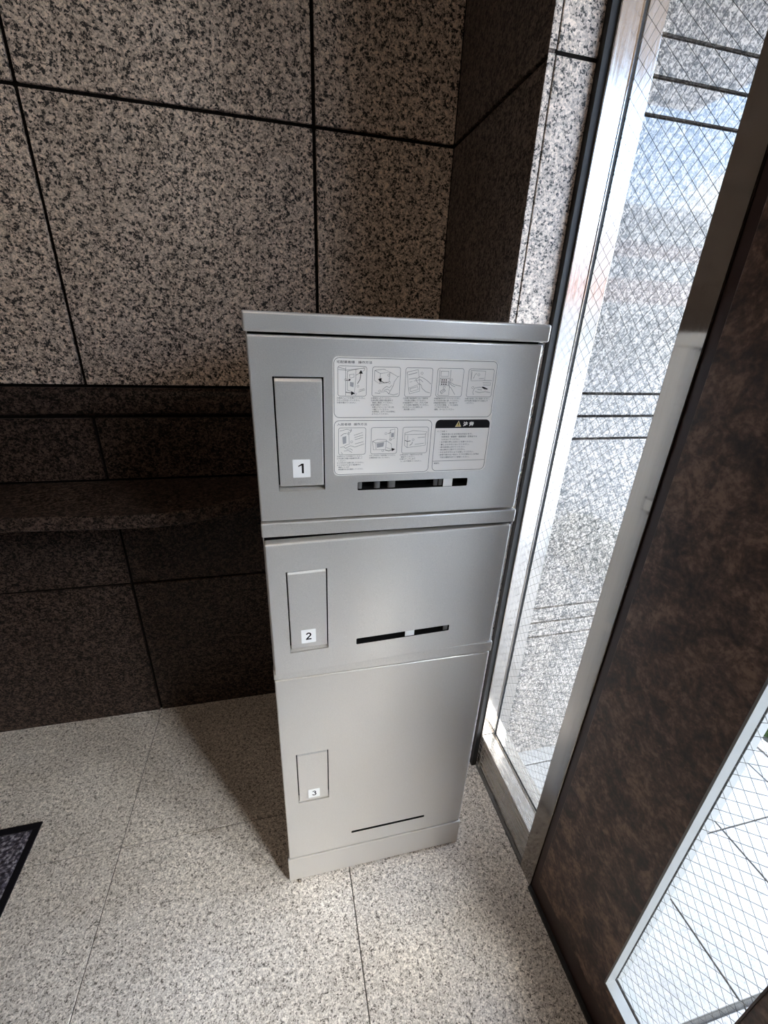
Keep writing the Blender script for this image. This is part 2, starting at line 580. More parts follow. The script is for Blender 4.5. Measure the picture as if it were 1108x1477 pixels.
# aluminium reveal: sill, jambs, head, each in two strips with a dark bead between
for a, b in ((0.558, 0.580), (0.5855, 0.604)):
    wpart('window_trim', (a, b, Y0, Y1, ZB - 0.001, ZB + 0.0025), ALU, 0.0004, dr)
    wpart('window_trim', (a, b, Y1 - 0.0025, Y1 + 0.001, ZB + 0.0025, ZT), ALU, 0.0004, dr)
    wpart('window_trim', (a, b, Y0 - 0.001, Y0 + 0.0015, ZB + 0.0025, ZT), MAROON, 0.0004, dr)
    wpart('window_trim', (a, b, Y0, Y1, ZT - 0.0025, ZT + 0.001), ALU, 0.0004, dr)
wpart('glazing_bead', (0.580, 0.5855, Y0, Y1, ZB, ZB + 0.0015), MORTAR, 0, dr)
wpart('glazing_bead', (0.580, 0.5855, Y1 - 0.0015, Y1, ZB, ZT), MORTAR, 0, dr)
wpart('glass_pane', (0.5812, 0.5843, Y0, Y1, ZB, ZT), GLASS, 0, dr)
wire_mesh(dr, 0.5828, Y0, Y1, ZB + 0.002, ZT - 0.002, 0.0250)

# entrance glazing behind the camera: frame and clear pane
w2 = empty('window_2', (0.61, -0.38, 0))
tag(w2, kind='structure')
for y0, y1 in ((-0.10, -0.052), (-0.51, -0.45)):
    wpart('window_mullion', (0.57, 0.645, y0, y1, 0, 2.55), STEEL_M, 0.001, w2)
wpart('bottom_rail', (0.57, 0.645, -0.45, -0.10, 0, 0.06), STEEL_H, 0.001, w2)
wpart('top_rail', (0.57, 0.645, -0.45, -0.10, 2.40, 2.55), STEEL_H, 0.001, w2)
wpart('glass_pane', (0.605, 0.611, -0.45, -0.10, 0.06, 2.40), GLASS, 0, w2)
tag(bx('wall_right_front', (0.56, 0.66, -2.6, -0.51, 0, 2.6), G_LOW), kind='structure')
tag(bx('trim_2', (0.56, 0.70, -2.6, 0.862, 2.55, 2.6), PLASTER), kind='structure')

# ------------------------------------------------------------------ stone bench slab on the back wall
bm = bmesh.new()
edge = [(-2.60, 1.045), (-1.6, 1.042), (-0.90, 1.041), (-0.65, 1.040), (-0.52, 1.034), (-0.44, 1.026), (-0.36, 1.021), (-0.30, 1.023), (-0.25, 1.032),
        (-0.20, 1.049), (-0.15, 1.074), (-0.10, 1.105), (-0.05, 1.142), (0.0, 1.185), (0.04, 1.225), (0.07, 1.2812)]
pts = [(-2.60, 1.2812)] + edge
prism(bm, pts, 'z', 0.859, 0.895)
bench = finish('stone_bench', bm, G_LOW, None, 0.004, segs=3, angle=60)
tag(bench, 'dark granite bench slab with a curved front edge along the back wall', 'bench')

# ------------------------------------------------------------------ door mat
mat_ = empty('door_mat', (-0.7235, 0.933, 0))
mat_.rotation_euler = (0, 0, math.radians(1.0))
tag(mat_, 'black rubber edged entrance mat with mottled grey purple pile', 'mat')
RUB = plain('mat_rubber', (0.005, 0.004, 0.006), 0.7, spec=0.2)
m, t, b = new_mat('mat_pile')
g_ = N(t, 'ShaderNodeNewGeometry'); n_ = N(t, 'ShaderNodeTexNoise'); n_.inputs['Scale'].default_value = 130; n_.inputs['Detail'].default_value = 4
t.links.new(g_.outputs['Position'], n_.inputs['Vector'])
r_ = ramp(t, [(0.40, (0.016, 0.013, 0.020)), (0.52, (0.075, 0.063, 0.082)), (0.64, (0.26, 0.235, 0.26))])
t.links.new(n_.outputs['Fac'], r_.inputs[0]); t.links.new(r_.outputs[0], b.inputs['Base Color'])
b.inputs['Roughness'].default_value = 0.95
PILE = m
mw, md_ = 0.90, 0.60
bm = bmesh.new()
for d in ((-mw, 0, -0.017, 0), (-mw, 0, -md_, -md_ + 0.017), (-mw, -mw + 0.017, -md_ + 0.017, -0.017), (-0.017, 0, -md_ + 0.017, -0.017)):
    box(bm, d[0], d[1], d[2], d[3], 0.0005, 0.005)
finish('rubber_border', bm, RUB, mat_, 0.0008)
bm = bmesh.new()
nx, ny = 150, 100
grid = [[bm.verts.new((-mw + 0.0165 + (mw - 0.033) * i / nx, -md_ + 0.0165 + (md_ - 0.033) * k / ny, 0.0045 + (random.random() * 0.0035 if 0 < i < nx and 0 < k < ny else -0.002))) for k in range(ny + 1)] for i in range(nx + 1)]
for i in range(nx):
    for k in range(ny):
        bm.faces.new((grid[i][k], grid[i + 1][k], grid[i + 1][k + 1], grid[i][k + 1]))
pl = finish('carpet_pile', bm, PILE, mat_)
pl['kind'] = 'stuff'

# ------------------------------------------------------------------ parcel locker
LK = empty('parcel_locker', (0.186, 0.86, 0))
tag(LK, 'tall silver steel parcel locker with three numbered doors standing by the window', 'locker')
LO_ = Vector(LK.location)
XL, XR = -0.0430, 0.4148


def lp(name, dims, mat, bevel=0.0, parent=LK, segs=2):
    o = LO_
    bm = bmesh.new()
    box(bm, dims[0] - o[0], dims[1] - o[0], dims[2] - o[1], dims[3] - o[1], dims[4] - o[2], dims[5] - o[2])
    return finish(name, bm, mat, parent, bevel, segs=segs)


# body shell
bm = bmesh.new()
YF, YK = 0.6655, 1.060


def lbx(bm, x0, x1, y0, y1, z0, z1, mi=0):
    return box(bm, x0 - LO_[0], x1 - LO_[0], y0 - LO_[1], y1 - LO_[1], z0, z1, mi)


lbx(bm, XL, XL + 0.004, YF, YK, 0.012, 1.317)
lbx(bm, XR - 0.004, XR, YF, YK, 0.012, 1.317)
lbx(bm, XL + 0.004, XR - 0.004, YK - 0.004, YK, 0.012, 1.317)
for z in (0.06, 0.700, 1.010, 1.305):
    lbx(bm, XL + 0.004, XR - 0.004, YF + 0.02, YK - 0.004, z, z + 0.01)
finish('cabinet_body', bm, SILVER, LK)
bm = bmesh.new()
lbx(bm, XL + 0.002, XR - 0.002, YF - 0.0003, YF + 0.0015, 0.10, 1.3165)
finish('gap_shade_sheet', bm, GAP_SHADE, LK)  # dark sheet added behind the doors so their gaps read as shade
# folded front edge of the right side, worn at the hinges
for z0, z1 in ((0.098, 0.690), (0.7195, 1.0035), (1.0325, 1.3155)):
    bm = bmesh.new()
    n = 60
    prev = None
    rows = []
    for i in range(n + 1):
        z = z0 + (z1 - z0) * i / n
        jt = random.uniform(-0.0007, 0.0007) if 0 < i < n else 0
        rows.append([bm.verts.new((x - LO_[0], y - LO_[1], z)) for x, y in ((0.4105, 0.652 + jt), (0.4135 + jt, 0.6515 - jt), (0.4135 + jt, 0.6660), (0.4105, 0.6660))])
    for a, b2 in zip(rows, rows[1:]):
        for k in range(4):
            bm.faces.new((a[k], a[(k + 1) % 4], b2[(k + 1) % 4], b2[k]))
    bm.faces.new(rows[0]); bm.faces.new(rows[-1][::-1])
    finish('hinge_edge', bm, WORN, LK)

lid = lp('top_lid', (-0.0455, 0.4145, 0.640, YK + 0.004, 1.3168, 1.3425), SILVER, 0.0035, segs=3)
lp('shelf_band', (XL - 0.0002, 0.4128, 0.6440, YF, 1.0045, 1.0295), SILVER, 0.002)
lp('shelf_band', (XL - 0.0002, 0.4148, 0.6460, YF, 0.6925, 0.7190), SILVER, 0.002)
# kick plate, a hair proud of the doors
kp = lp('kick_plate', (-0.0460, 0.4150, 0.6445, YF, 0.006, 0.0965), SILVER, 0.0015)
for x, y in ((-0.015, 0.70), (0.385, 0.70), (-0.015, 1.02), (0.385, 1.02)):
    bm = bmesh.new()
    cyl(bm, Vector((x, y, 0.0)) - LO_, Vector((x, y, 0.007)) - LO_, 0.018, 16, 0.014)
    cyl(bm, Vector((x, y, 0.007)) - LO_, Vector((x, y, 0.030)) - LO_, 0.005, 10)
    finish('levelling_foot', bm, BLACK if x > 0.1 else STEEL_H, LK)
bm = bmesh.new()
cyl(bm, Vector((-0.0195, 0.642, 0.0)) - LO_, Vector((-0.0195, 0.642, 0.0045)) - LO_, 0.0042, 6)
finish('foot_bolt', bm, STEEL_H, LK)


def boolean_cut(o, cutters):
    for c in cutters:
        c.parent = LK
        md = o.modifiers.new('cut', 'BOOLEAN')
        md.operation = 'DIFFERENCE'
        md.solver = 'EXACT'
        md.object = c
    dg = bpy.context.evaluated_depsgraph_get()
    dg.update()
    me = bpy.data.meshes.new_from_object(o.evaluated_get(dg))
    o.modifiers.clear()
    o.data = me
    for c in cutters:
        bpy.data.objects.remove(c, do_unlink=True)


def rounded_rect(x0, x1, z0, z1, r, n=5):
    pts = []
    for cx, cz, a0 in ((x1 - r, z1 - r, 0), (x0 + r, z1 - r, 90), (x0 + r, z0 + r, 180), (x1 - r, z0 + r, 270)):
        for i in range(n + 1):
            a = math.radians(a0 + 90 * i / n)
            pts.append((cx + r * math.cos(a), cz + r * math.sin(a)))
    return pts


PAPER = plain('white_label', (0.94, 0.93, 0.91), 0.45)
FILM = plain('silver_white_film', (0.96, 0.92, 0.87), 0.35)
INK = plain('black_ink', (0.008, 0.007, 0.008), 0.6, spec=0.15)
INKG = plain('grey_ink', (0.035, 0.03, 0.033), 0.6, spec=0.2)
YEL = plain('yellow_ink', (0.62, 0.48, 0.16), 0.5)

BARREL = plain('dull_grey_latch', (0.16, 0.155, 0.15), 0.5, 0.3)
FONT_CACHE = {}


def text_faces(body, size, bold=0.0):
    """text turned into vertices and triangles in the xz plane, origin at the left end of the baseline"""
    key = (body, round(size, 5), bold)
    if key in FONT_CACHE: return FONT_CACHE[key]
    c = bpy.data.curves.new('t', 'FONT')
    c.body = body
    c.size = size
    c.resolution_u = 2
    c.offset = bold
    o = bpy.data.objects.new('t', c)
    COL.objects.link(o)
    dg = bpy.context.evaluated_depsgraph_get()
    dg.update()
    me = bpy.data.meshes.new_from_object(o.evaluated_get(dg))
    v = [(p.co.x, p.co.y) for p in me.vertices]
    f = [tuple(p.vertices) for p in me.polygons]
    bpy.data.objects.remove(o, do_unlink=True)
    bpy.data.curves.remove(c)
    bpy.data.meshes.remove(me)
    FONT_CACHE[key] = (v, f)
    return v, f


def add_text(bm, body, x, z, size, y, mi, width=None, center=False, bold=0.0):
    v, f = text_faces(body, size, bold)
    if not v: return
    w0 = min(p[0] for p in v); w1 = max(p[0] for p in v)
    s = (width / (w1 - w0)) if width else 1.0
    ofs = -(w0 + w1) / 2 * s if center else -w0 * s
    vs = [bm.verts.new((x + ofs + p[0] * s, y, z + p[1])) for p in v]
    for q in f:
        try:
            fc = bm.faces.new([vs[i] for i in q])
            fc.material_index = mi
        except ValueError:
            pass


def stroke(bm, pts, w, y, mi, closed=False):
    """flat polyline with mitred joints in the xz plane"""
    n = len(pts)
    L, R = [], []
    for i in range(n):
        p = Vector(pts[i])
        a = Vector(pts[(i - 1) % n]) if (closed or i > 0) else None
        b = Vector(pts[(i + 1) % n]) if (closed or i < n - 1) else None
        d1 = (p - a).normalized() if a is not None and (p - a).length > 1e-9 else None
        d2 = (b - p).normalized() if b is not None and (b - p).length > 1e-9 else None
        d = (d1 or d2) if (d1 is None or d2 is None) else (d1 + d2)
        if d is None: d = Vector((1, 0))
        d = d.normalized() if d.length > 1e-6 else (d1 or Vector((1, 0)))
        nrm = Vector((-d.y, d.x))
        L.append(bm.verts.new((p.x + nrm.x * w / 2, y, p.y + nrm.y * w / 2)))
        R.append(bm.verts.new((p.x - nrm.x * w / 2, y, p.y - nrm.y * w / 2)))
    for i in range(n if closed else n - 1):
        k = (i + 1) % n
        fc = bm.faces.new((L[i], L[k], R[k], R[i]))
        fc.material_index = mi


def fill(bm, pts, y, mi):
    fc = bm.faces.new([bm.verts.new((p[0], y, p[1])) for p in pts])
    fc.material_index = mi


def flat_finish(name, bm, mats, parent):
    """faces drawn in the door plane must look towards -Y"""
    me = bpy.data.meshes.new(name)
    bm.normal_update()
    for f in bm.faces:
        if f.normal.y > 0: f.normal_flip()
    bm.to_mesh(me)
    bm.free()
    for m_ in mats: me.materials.append(m_)
    o = bpy.data.objects.new(name, me)
    COL.objects.link(o)
    o.parent = parent
    return o


def locker_door(num, z0, z1, flap, slot, lab, yaw=0.0, tilt=0.0, x0=-0.0425, x1=0.4092, flap_out=0.0):
    """door with its origin on the hinge line at the right edge; local coords x<0 to the left"""
    hx, hy = x1, 0.6465
    d = empty('locker_door')
    me_o = bpy.data.objects  # noqa
    bpy.data.objects.remove(d, do_unlink=True)
    X = lambda x: x - hx
    Z = lambda z: z
    bm = bmesh.new()
    box(bm, X(x0), 0, 0, 0.0185, z0, z1)
    es = [e for e in bm.edges if all(abs(v.co.y) < 1e-6 for v in e.verts)] + \
         [e for e in bm.edges if abs(e.verts[0].co.y - e.verts[1].co.y) > 1e-4]
    bmesh.ops.bevel(bm, geom=es, offset=0.003, segments=3, affect='EDGES', profile=0.5)
    door = finish('locker_door', bm, [SILVER, GAP_SHADE], LK)
    # cutters
    bm = bmesh.new()
    fs = box(bm, X(flap[0]), X(flap[1]), -0.01, 0.0150, flap[2], flap[3])
    for f_ in (fs[0], fs[1], fs[3], fs[5]): f_.material_index = 1  # shade inside the handle recess put into its face colour
    c1 = finish('c1', bm, [SILVER, GAP_SHADE])
    bm = bmesh.new()
    prism(bm, [(X(p[0]), p[1]) for p in rounded_rect(*slot, min(0.002, (slot[3] - slot[2]) * 0.3), 3)], 'y', -0.01, 0.05, 1)
    c2 = finish('c2', bm, [SILVER, GAP_SHADE])
    boolean_cut(door, [c1, c2])
    door.location = (hx - LO_[0], hy - LO_[1], 0)
    door.rotation_euler = (tilt, 0, yaw)
    # handle flap: folded sheet, top end pushed in and bottom lip standing slightly out
    fx0, fx1, fz0, fz1 = X(flap[0]) + 0.0022, X(flap[1]) - 0.0022, flap[2] + 0.0085 * (1 if num < 3 else 0.75), flap[3] - 0.0022
    bm = bmesh.new()
    prof = [(0.0035, fz1), (0.0008, fz1 - 0.0045), (-0.0004 - flap_out, fz0 + 0.0015), (0.0006 - flap_out, fz0), (0.0115, fz0 + 0.002), (0.0115, fz1)]
    prism(bm, prof, 'x', fx0, fx1)
    hd = finish('door_handle', bm, SILVER, door, 0.0007, segs=2, angle=12)
    bm = bmesh.new()
    prism(bm, [(0.0030, flap[2]), (0.0145, flap[2]), (0.0145, flap[2] + 0.006), (0.0135, flap[2] + 0.006)], 'x', X(flap[0]) + 0.0003, X(flap[1]) - 0.0003)
    finish('recess_ledge', bm, SILVER, door)
    # number label on the flap
    lx0, lx1, lz0, lz1 = X(lab[0]), X(lab[1]), lab[2], lab[3]
    slope = (-0.0004 - flap_out - 0.0008) / ((fz0 + 0.0015) - (fz1 - 0.0045))
    yl = lambda z: 0.0008 + slope * (z - (fz1 - 0.0045))
    bm = bmesh.new()
    fill(bm, [(lx0, lz0), (lx1, lz0), (lx1, lz1), (lx0, lz1)], 0.0, 0)
    v, f = text_faces(str(num), 0.0215, 0.0006)
    w0, w1 = min(p[0] for p in v), max(p[0] for p in v)
    h0, h1 = min(p[1] for p in v), max(p[1] for p in v)
    if num == 1:
        gx, gz = (lx0 + lx1) / 2, (lz0 + lz1) / 2
        fill(bm, [(gx - 0.0052, gz + 0.0028), (gx + 0.0000, gz + 0.0050), (gx + 0.0000, gz + 0.0078), (gx - 0.0052, gz + 0.0045)], -0.0001, 1)
        fill(bm, [(gx + 0.0000, gz - 0.0078), (gx + 0.0032, gz - 0.0078), (gx + 0.0032, gz + 0.0080), (gx + 0.0000, gz + 0.0080)], -0.0001, 1)
    elif num in (2, 3):
        gx, gz = (lx0 + lx1) / 2, (lz0 + lz1) / 2
        if num == 2:
            path = [(gx + 0.0036 * math.cos(math.radians(a)), gz + 0.0032 + 0.0036 * math.sin(math.radians(a))) for a in range(170, -41, -15)]
            path += [(gx - 0.0036, gz - 0.0058)]
            stroke(bm, path, 0.0027, -0.0001, 1)
            stroke(bm, [(gx - 0.0050, gz - 0.0066), (gx + 0.0050, gz - 0.0066)], 0.0027, -0.0001, 1)
        else:
            stroke(bm, [(gx + 0.0032 * math.cos(math.radians(a)), gz + 0.0036 + 0.0030 * math.sin(math.radians(a))) for a in range(165, -91, -15)], 0.0025, -0.0001, 1)
            stroke(bm, [(gx + 0.0038 * math.cos(math.radians(a)), gz - 0.0032 + 0.0038 * math.sin(math.radians(a))) for a in range(90, -166, -15)], 0.0025, -0.0001, 1)
    else:
        add_text(bm, str(num), (lx0 + lx1) / 2, (lz0 + lz1) / 2 - (h0 + h1) / 2, 0.0215, -0.0001, 1, width=(w1 - w0) * 1.22, center=True, bold=0.0006)
    for vv in bm.verts: vv.co.y += yl(vv.co.z) - 0.0004
    lb_ = flat_finish('number_label', bm, [PAPER, INK], door)
    lb_['label'] = 'white square label with the number %d' % num
    return door


d1 = locker_door(1, 1.0325, 1.3135, (-0.0108, 0.0616, 1.0840, 1.2588), (0.1145, 0.3082, 1.0802, 1.0948), (0.0120, 0.0388, 1.1068, 1.1360), flap_out=0.0010)
d1['label'] = 'top door with the instruction sticker'
d2 = locker_door(2, 0.7200, 0.9985, (-0.0088, 0.0612, 0.7700, 0.9445), (0.1150, 0.3070, 0.7675, 0.7815), (0.0120, 0.0384, 0.7895, 0.8195), yaw=math.radians(2.3), tilt=math.radians(0.0), x0=-0.0400)
d2['label'] = 'middle door standing slightly open'
d3 = locker_door(3, 0.0985, 0.6900, (-0.0108, 0.0590, 0.3085, 0.4725), (0.1138, 0.3070, 0.1500, 0.1582), (0.0120, 0.0380, 0.3220, 0.3500), x0=-0.0425, x1=0.4118)
d3['label'] = 'tall bottom door'

# what shows through the slots
def slot_part(name, x0, x1, y0, y1, z0, z1, mat, door, hx, bevel=0.0005):
    bm = bmesh.new()
    box(bm, x0 - hx, x1 - hx, y0, y1, z0, z1)
    return finish(name, bm, mat, door, bevel)


for a, b2 in ((0.1150, 0.1230), (0.1435, 0.1537), (0.1665, 0.1800), (0.2480, 0.2560), (0.2575, 0.2645)):
    bm = bmesh.new()
    cyl(bm, (((a + b2) / 2) - 0.4092, 0.0065, 1.081), (((a + b2) / 2) - 0.4092, 0.0065, 1.099), (b2 - a) / 2, 14)
    bmesh.ops.scale(bm, vec=(1, 0.4, 1), verts=bm.verts[:], space=Matrix.Translation((0, -0.0065, 0)))
    finish('latch_barrel', bm, BARREL, d1, 0)
bm = bmesh.new()
box(bm, 0.2647 - 0.4092, 0.2811 - 0.4092, 0.0015, 0.0025, 1.0800, 1.0985)
o = finish('paper_tag', bm, PAPER, d1)
bm = bmesh.new()
box(bm, 0.2140 - 0.4092, 0.2330 - 0.4092, 0.0020, 0.0030, 0.7670, 0.7850)
finish('paper_tag', bm, PAPER, d2)
bm = bmesh.new()
box(bm, 0.2960 - 0.4092, 0.3050 - 0.4092, 0.0030, 0.0055, 0.7670, 0.7850)
finish('latch_barrel', bm, BARREL, d2)

# ------------------------------------------------------------------ instruction sticker on door 1
HX = 0.4092
bm = bmesh.new()
yb, yi = -0.00035, -0.00055
U = lambda pts: [(p[0] - HX, p[1]) for p in pts]
fill(bm, U(rounded_rect(0.0748, 0.3362, 1.1985, 1.2880, 0.0085)), yb, 0)
fill(bm, U(rounded_rect(0.0748, 0.2365, 1.1072, 1.2000, 0.0085)), yb - 0.00001, 0)
fill(bm, U(rounded_rect(0.2300, 0.3380, 1.1080, 1.2000, 0.0085)), yb - 0.00002, 0)
fill(bm, U([(0.0748, 1.190), (0.3370, 1.190), (0.3370, 1.210), (0.0748, 1.210)]), yb - 0.00003, 0)
stroke(bm, U(rounded_rect(0.0768, 0.3345, 1.2003, 1.2862, 0.0075)), 0.0006, yi, 1, True)
stroke(bm, U(rounded_rect(0.0768, 0.2338, 1.1090, 1.1955, 0.0075)), 0.0006, yi, 1, True)
stroke(bm, U(rounded_rect(0.2405, 0.3350, 1.1100, 1.1957, 0.0075)), 0.0006, yi, 1, True)
# black header with rounded top corners
hp = [(0.2405, 1.1822), (0.3350, 1.1822)] + rounded_rect(0.2405, 0.3350, 1.17, 1.1957, 0.0075)[:12]
fill(bm, U(hp), yi, 1)
stroke(bm, U([(0.2412, 1.1268), (0.3343, 1.1272)]), 0.0005, yi, 1)
yt = yi - 0.0001
add_text(bm, '宅配業者様', 0.0808 - HX, 1.2790, 0.0042, yt, 1, width=0.0265)
add_text(bm, '操作方法', 0.1125 - HX, 1.2790, 0.0042, yt, 1, width=0.0205)
add_text(bm, '入居者様', 0.0812 - HX, 1.1883, 0.0042, yt, 1, width=0.0215)
add_text(bm, '操作方法', 0.1070 - HX, 1.1883, 0.0042, yt, 1, width=0.0205)
add_text(bm, '注 意', 0.2880 - HX, 1.1858, 0.0078, yt, 0, width=0.0185, bold=0.00025)
# warning triangle
fill(bm, U([(0.2745, 1.1845), (0.2845, 1.1845), (0.2795, 1.1940)]), yt, 3)
stroke(bm, U([(0.2745, 1.1845), (0.2845, 1.1845), (0.2795, 1.1940)]), 0.0005, yt - 0.00005, 0, True)
fill(bm, U([(0.2790, 1.1870), (0.2800, 1.1870), (0.2802, 1.1910), (0.2788, 1.1910)]), yt - 0.00008, 1)
fill(bm, U([(0.2790, 1.1855), (0.2800, 1.1855), (0.2800, 1.1863), (0.2790, 1.1863)]), yt - 0.00008, 1)

caps = [
    (0.0808, ['①扉右の上フタを開けてください。', '②ラッチを引いてください。', '③扉を開けてください。'], 0.043),
    (0.1329, ['④荷物を入れてください。', '⑤扉を閉じ部屋の暗証番号で', '　施錠し確認してください。', '⑥扉を閉めてください。', '　伝票とボタン１つにつき１枚', '　一緒にしてください。', '　お荷物は、必ず1つのお荷物に', '　ようにしてください。'], 0.0395),
    (0.1834, ['⑦伝票の暗証番号に沿って番号を', '　不在票に記載してください。', '⑧暗証番号カードを、ボタンを押', '　から伝票に確認押してください。', '⑨オモテシールに押印しを', '　表示願います。'], 0.043),
    (0.2338, ['⑩暗証番号をボールペンにください。', '⑪フタの名の投に話してください。', '⑫暗証番号用紙をご一枚の投かり', '　(との行)お部屋、１つに信用な', '　っており行きます)', '　最後、ホールにてください。'], 0.0445),
    (0.2857, ['⑬紙の投出しロに投函ください。', '⑭不在票の投函口から投函って', '　ください。'], 0.043),
]
for x, lines, w in caps:
    for i, ln in enumerate(lines):
        full = max(len(s) for s in lines)
        add_text(bm, ln, x + (0.0021 if ln[0] == '　' else 0) - HX, 1.2285 - 0.0034 * i, 0.00265, yt, 1, width=w * min(1, len(ln.strip('　')) / full))
caps2 = [
    (0.0808, ['①扉右の上フタを開けてください。', '②不在票に記載の暗証番号を押して', '　ください。', '③フタ内の穴の間に話してください。', '④フタ内の穴にある 暗証番号を', '　確認しています', '　解除番号を目を確認してください。'], 0.043),
    (0.1329, ['⑤ラッチを引いて扉を開けてください。', '⑥荷物を取り出してください。'], 0.043),
    (0.1834, ['⑦荷出荷をご確認力のは下記', '　暗証てください。', '⑧扉のラッチしめて', '　しっかり閉めてください。'], 0.0385),
]
for x, lines, w in caps2:
    for i, ln in enumerate(lines):
        full = max(len(s) for s in lines)
        add_text(bm, ln, x + (0.0021 if ln[0] == '　' else 0) - HX, 1.1382 - 0.0036 * i, 0.0026, yt, 1, width=w * min(1, len(ln.strip('　')) / full))
add_text(bm, '＜ ご注意 ＞', 0.2440 - HX, 1.1760, 0.0029, yt, 2, width=0.0175)
warn = ['・現金を含いむま対他の付合けます。', '　生鮮食品・動植物・重要書類・危険品では', '　入れないでください。', '・お子様の押し込めにご注意ください。', '・暮しぶらやからないでください。', '・扉の前便に対けてください。', '・扉は静かに閉けてください。', '・水をおをかないよう注意してください。', '・故障で扉かない他はトラブルが閉まらしを時は', '　下記の連絡先までご連絡ください。']
for i, ln in enumerate(warn):
    add_text(bm, ln, 0.2500 - HX + (0.0024 if ln[0] == '　' else 0), 1.1713 - 0.00435 * i, 0.0029, yt, 1, width=min(0.0770, 0.0033 * len(ln.strip('　'))))
add_text(bm, '連絡先', 0.2432 - HX, 1.1220, 0.0028, yt, 1, width=0.0095)

BW = 0.0428
row1 = [(0.0825, 1.2750), (0.1341, 1.2748), (0.1853, 1.2745), (0.2361, 1.2748), (0.2875, 1.2748)]
row2 = [(0.0833, 1.1845), (0.1347, 1.1845), (0.1861, 1.1845)]
for k, (x, z) in enumerate(row1 + row2):
    stroke(bm, U(rounded_rect(x, x + BW, z - 0.0427, z, 0.0032)), 0.00045, yt, 1, True)


def art(ix, items):
    x, z = (row1 + row2)[ix]
    f = lambda p: (x + BW * p[0] - HX, z - 0.0427 * p[1])
    for kind, w, pts in items:
        q = [f(p) for p in pts]
        if kind == 'l': stroke(bm, q, w * 0.00014, yt - 0.00003, 2)
        elif kind == 'b': stroke(bm, q, w * 0.0001, yt - 0.00003, 1)
        elif kind == 'f': fill(bm, q, yt - 0.00004, 1)
        elif kind == 'g': fill(bm, q, yt - 0.00002, 4)
        elif kind == 'o':
            cx, cz = q[0]
            stroke(bm, [(cx + w * 0.0001 * math.cos(a), cz + w * 0.0001 * math.sin(a)) for a in [i * math.pi / 6 for i in range(12)]], 0.0003, yt - 0.00005, 2, True)


# pictograms (unit square coordinates, y downwards)
art(0, [('b', 4, [(.27, .04), (.27, .98)]), ('l', 3, [(.02, .12), (.27, .14), (.95, .05)]), ('l', 3, [(.02, .05), (.27, .10)]),
        ('l', 3, [(.33, .17), (.62, .10), (.62, .40), (.58, .88), (.33, .80), (.33, .17)]), ('l', 3, [(.62, .10), (.90, .05), (.93, .12), (.62, .30)]),
        ('g', 3, [(.42, .52), (.55, .54), (.54, .70), (.42, .66)]), ('l', 3, [(.40, .28), (.56, .26), (.56, .36), (.42, .40), (.40, .28)]),
        ('b', 8, [(.68, .58), (.76, .45), (.79, .32), (.79, .22)]), ('f', 3, [(.72, .24), (.80, .12), (.87, .24)]),
        ('b', 8, [(.27, .87), (.50, .90)]), ('f', 3, [(.46, .83), (.60, .91), (.46, .97)]), ('b', 6, [(.28, .47), (.40, .46)]), ('f', 3, [(.38, .41), (.45, .45), (.38, .50)]),
        ('o', 15, [(.70, .66)]), ('o', 15, [(.62, .93)]), ('o', 15, [(.27, .45)]), ('l', 3, [(.72, .86), (.95, .78)]), ('l', 3, [(.74, .80), (.93, .74)])])
art(1, [('l', 3, [(.08, .12), (.28, .22), (.62, .17), (.40, .07), (.08, .12)]), ('l', 3, [(.08, .12), (.07, .45), (.25, .56), (.28, .22)]),
        ('l', 3, [(.25, .56), (.60, .50), (.62, .17)]), ('b', 9, [(.55, .52), (.42, .53), (.30, .46)]), ('f', 3, [(.33, .37), (.20, .41), (.32, .53)]),
        ('l', 3, [(.62, .17), (.92, .32), (.80, .48), (.75, .65), (.60, .92)]), ('l', 3, [(.92, .32), (.97, .30)]), ('l', 3, [(.40, .74), (.52, .65), (.62, .70), (.70, .62)]),
        ('l', 3, [(.40, .74), (.34, .86), (.52, .82), (.60, .90), (.78, .95), (.95, .90)]), ('l', 3, [(.42, .80), (.55, .74), (.64, .80)]), ('o', 17, [(.28, .82)]), ('o', 15, [(.62, .52)]), ('o', 15, [(.58, .27)]),
        ('l', 3, [(.10, .88), (.30, .90)])])
art(2, [('l', 3, [(.05, .15), (.45, .06), (.55, .55), (.13, .70), (.05, .15)]), ('l', 3, [(.13, .70), (.18, .90), (.55, .80), (.55, .55)]), ('l', 3, [(.19, .72), (.22, .82), (.50, .74), (.47, .64), (.19, .72)]),
        ('b', 5, [(.10, .24), (.42, .16)]), ('b', 4, [(.13, .39), (.40, .34)]), ('b', 3, [(.16, .49), (.26, .47)]), ('b', 3, [(.32, .45), (.42, .43)]),
        ('l', 3, [(.38, .40), (.52, .30), (.64, .33), (.80, .42), (.97, .55)]), ('l', 3, [(.38, .40), (.48, .52), (.60, .58), (.64, .70), (.80, .82), (.95, .86)]), ('l', 3, [(.44, .42), (.56, .40), (.66, .48)]), ('o', 17, [(.60, .18)])])
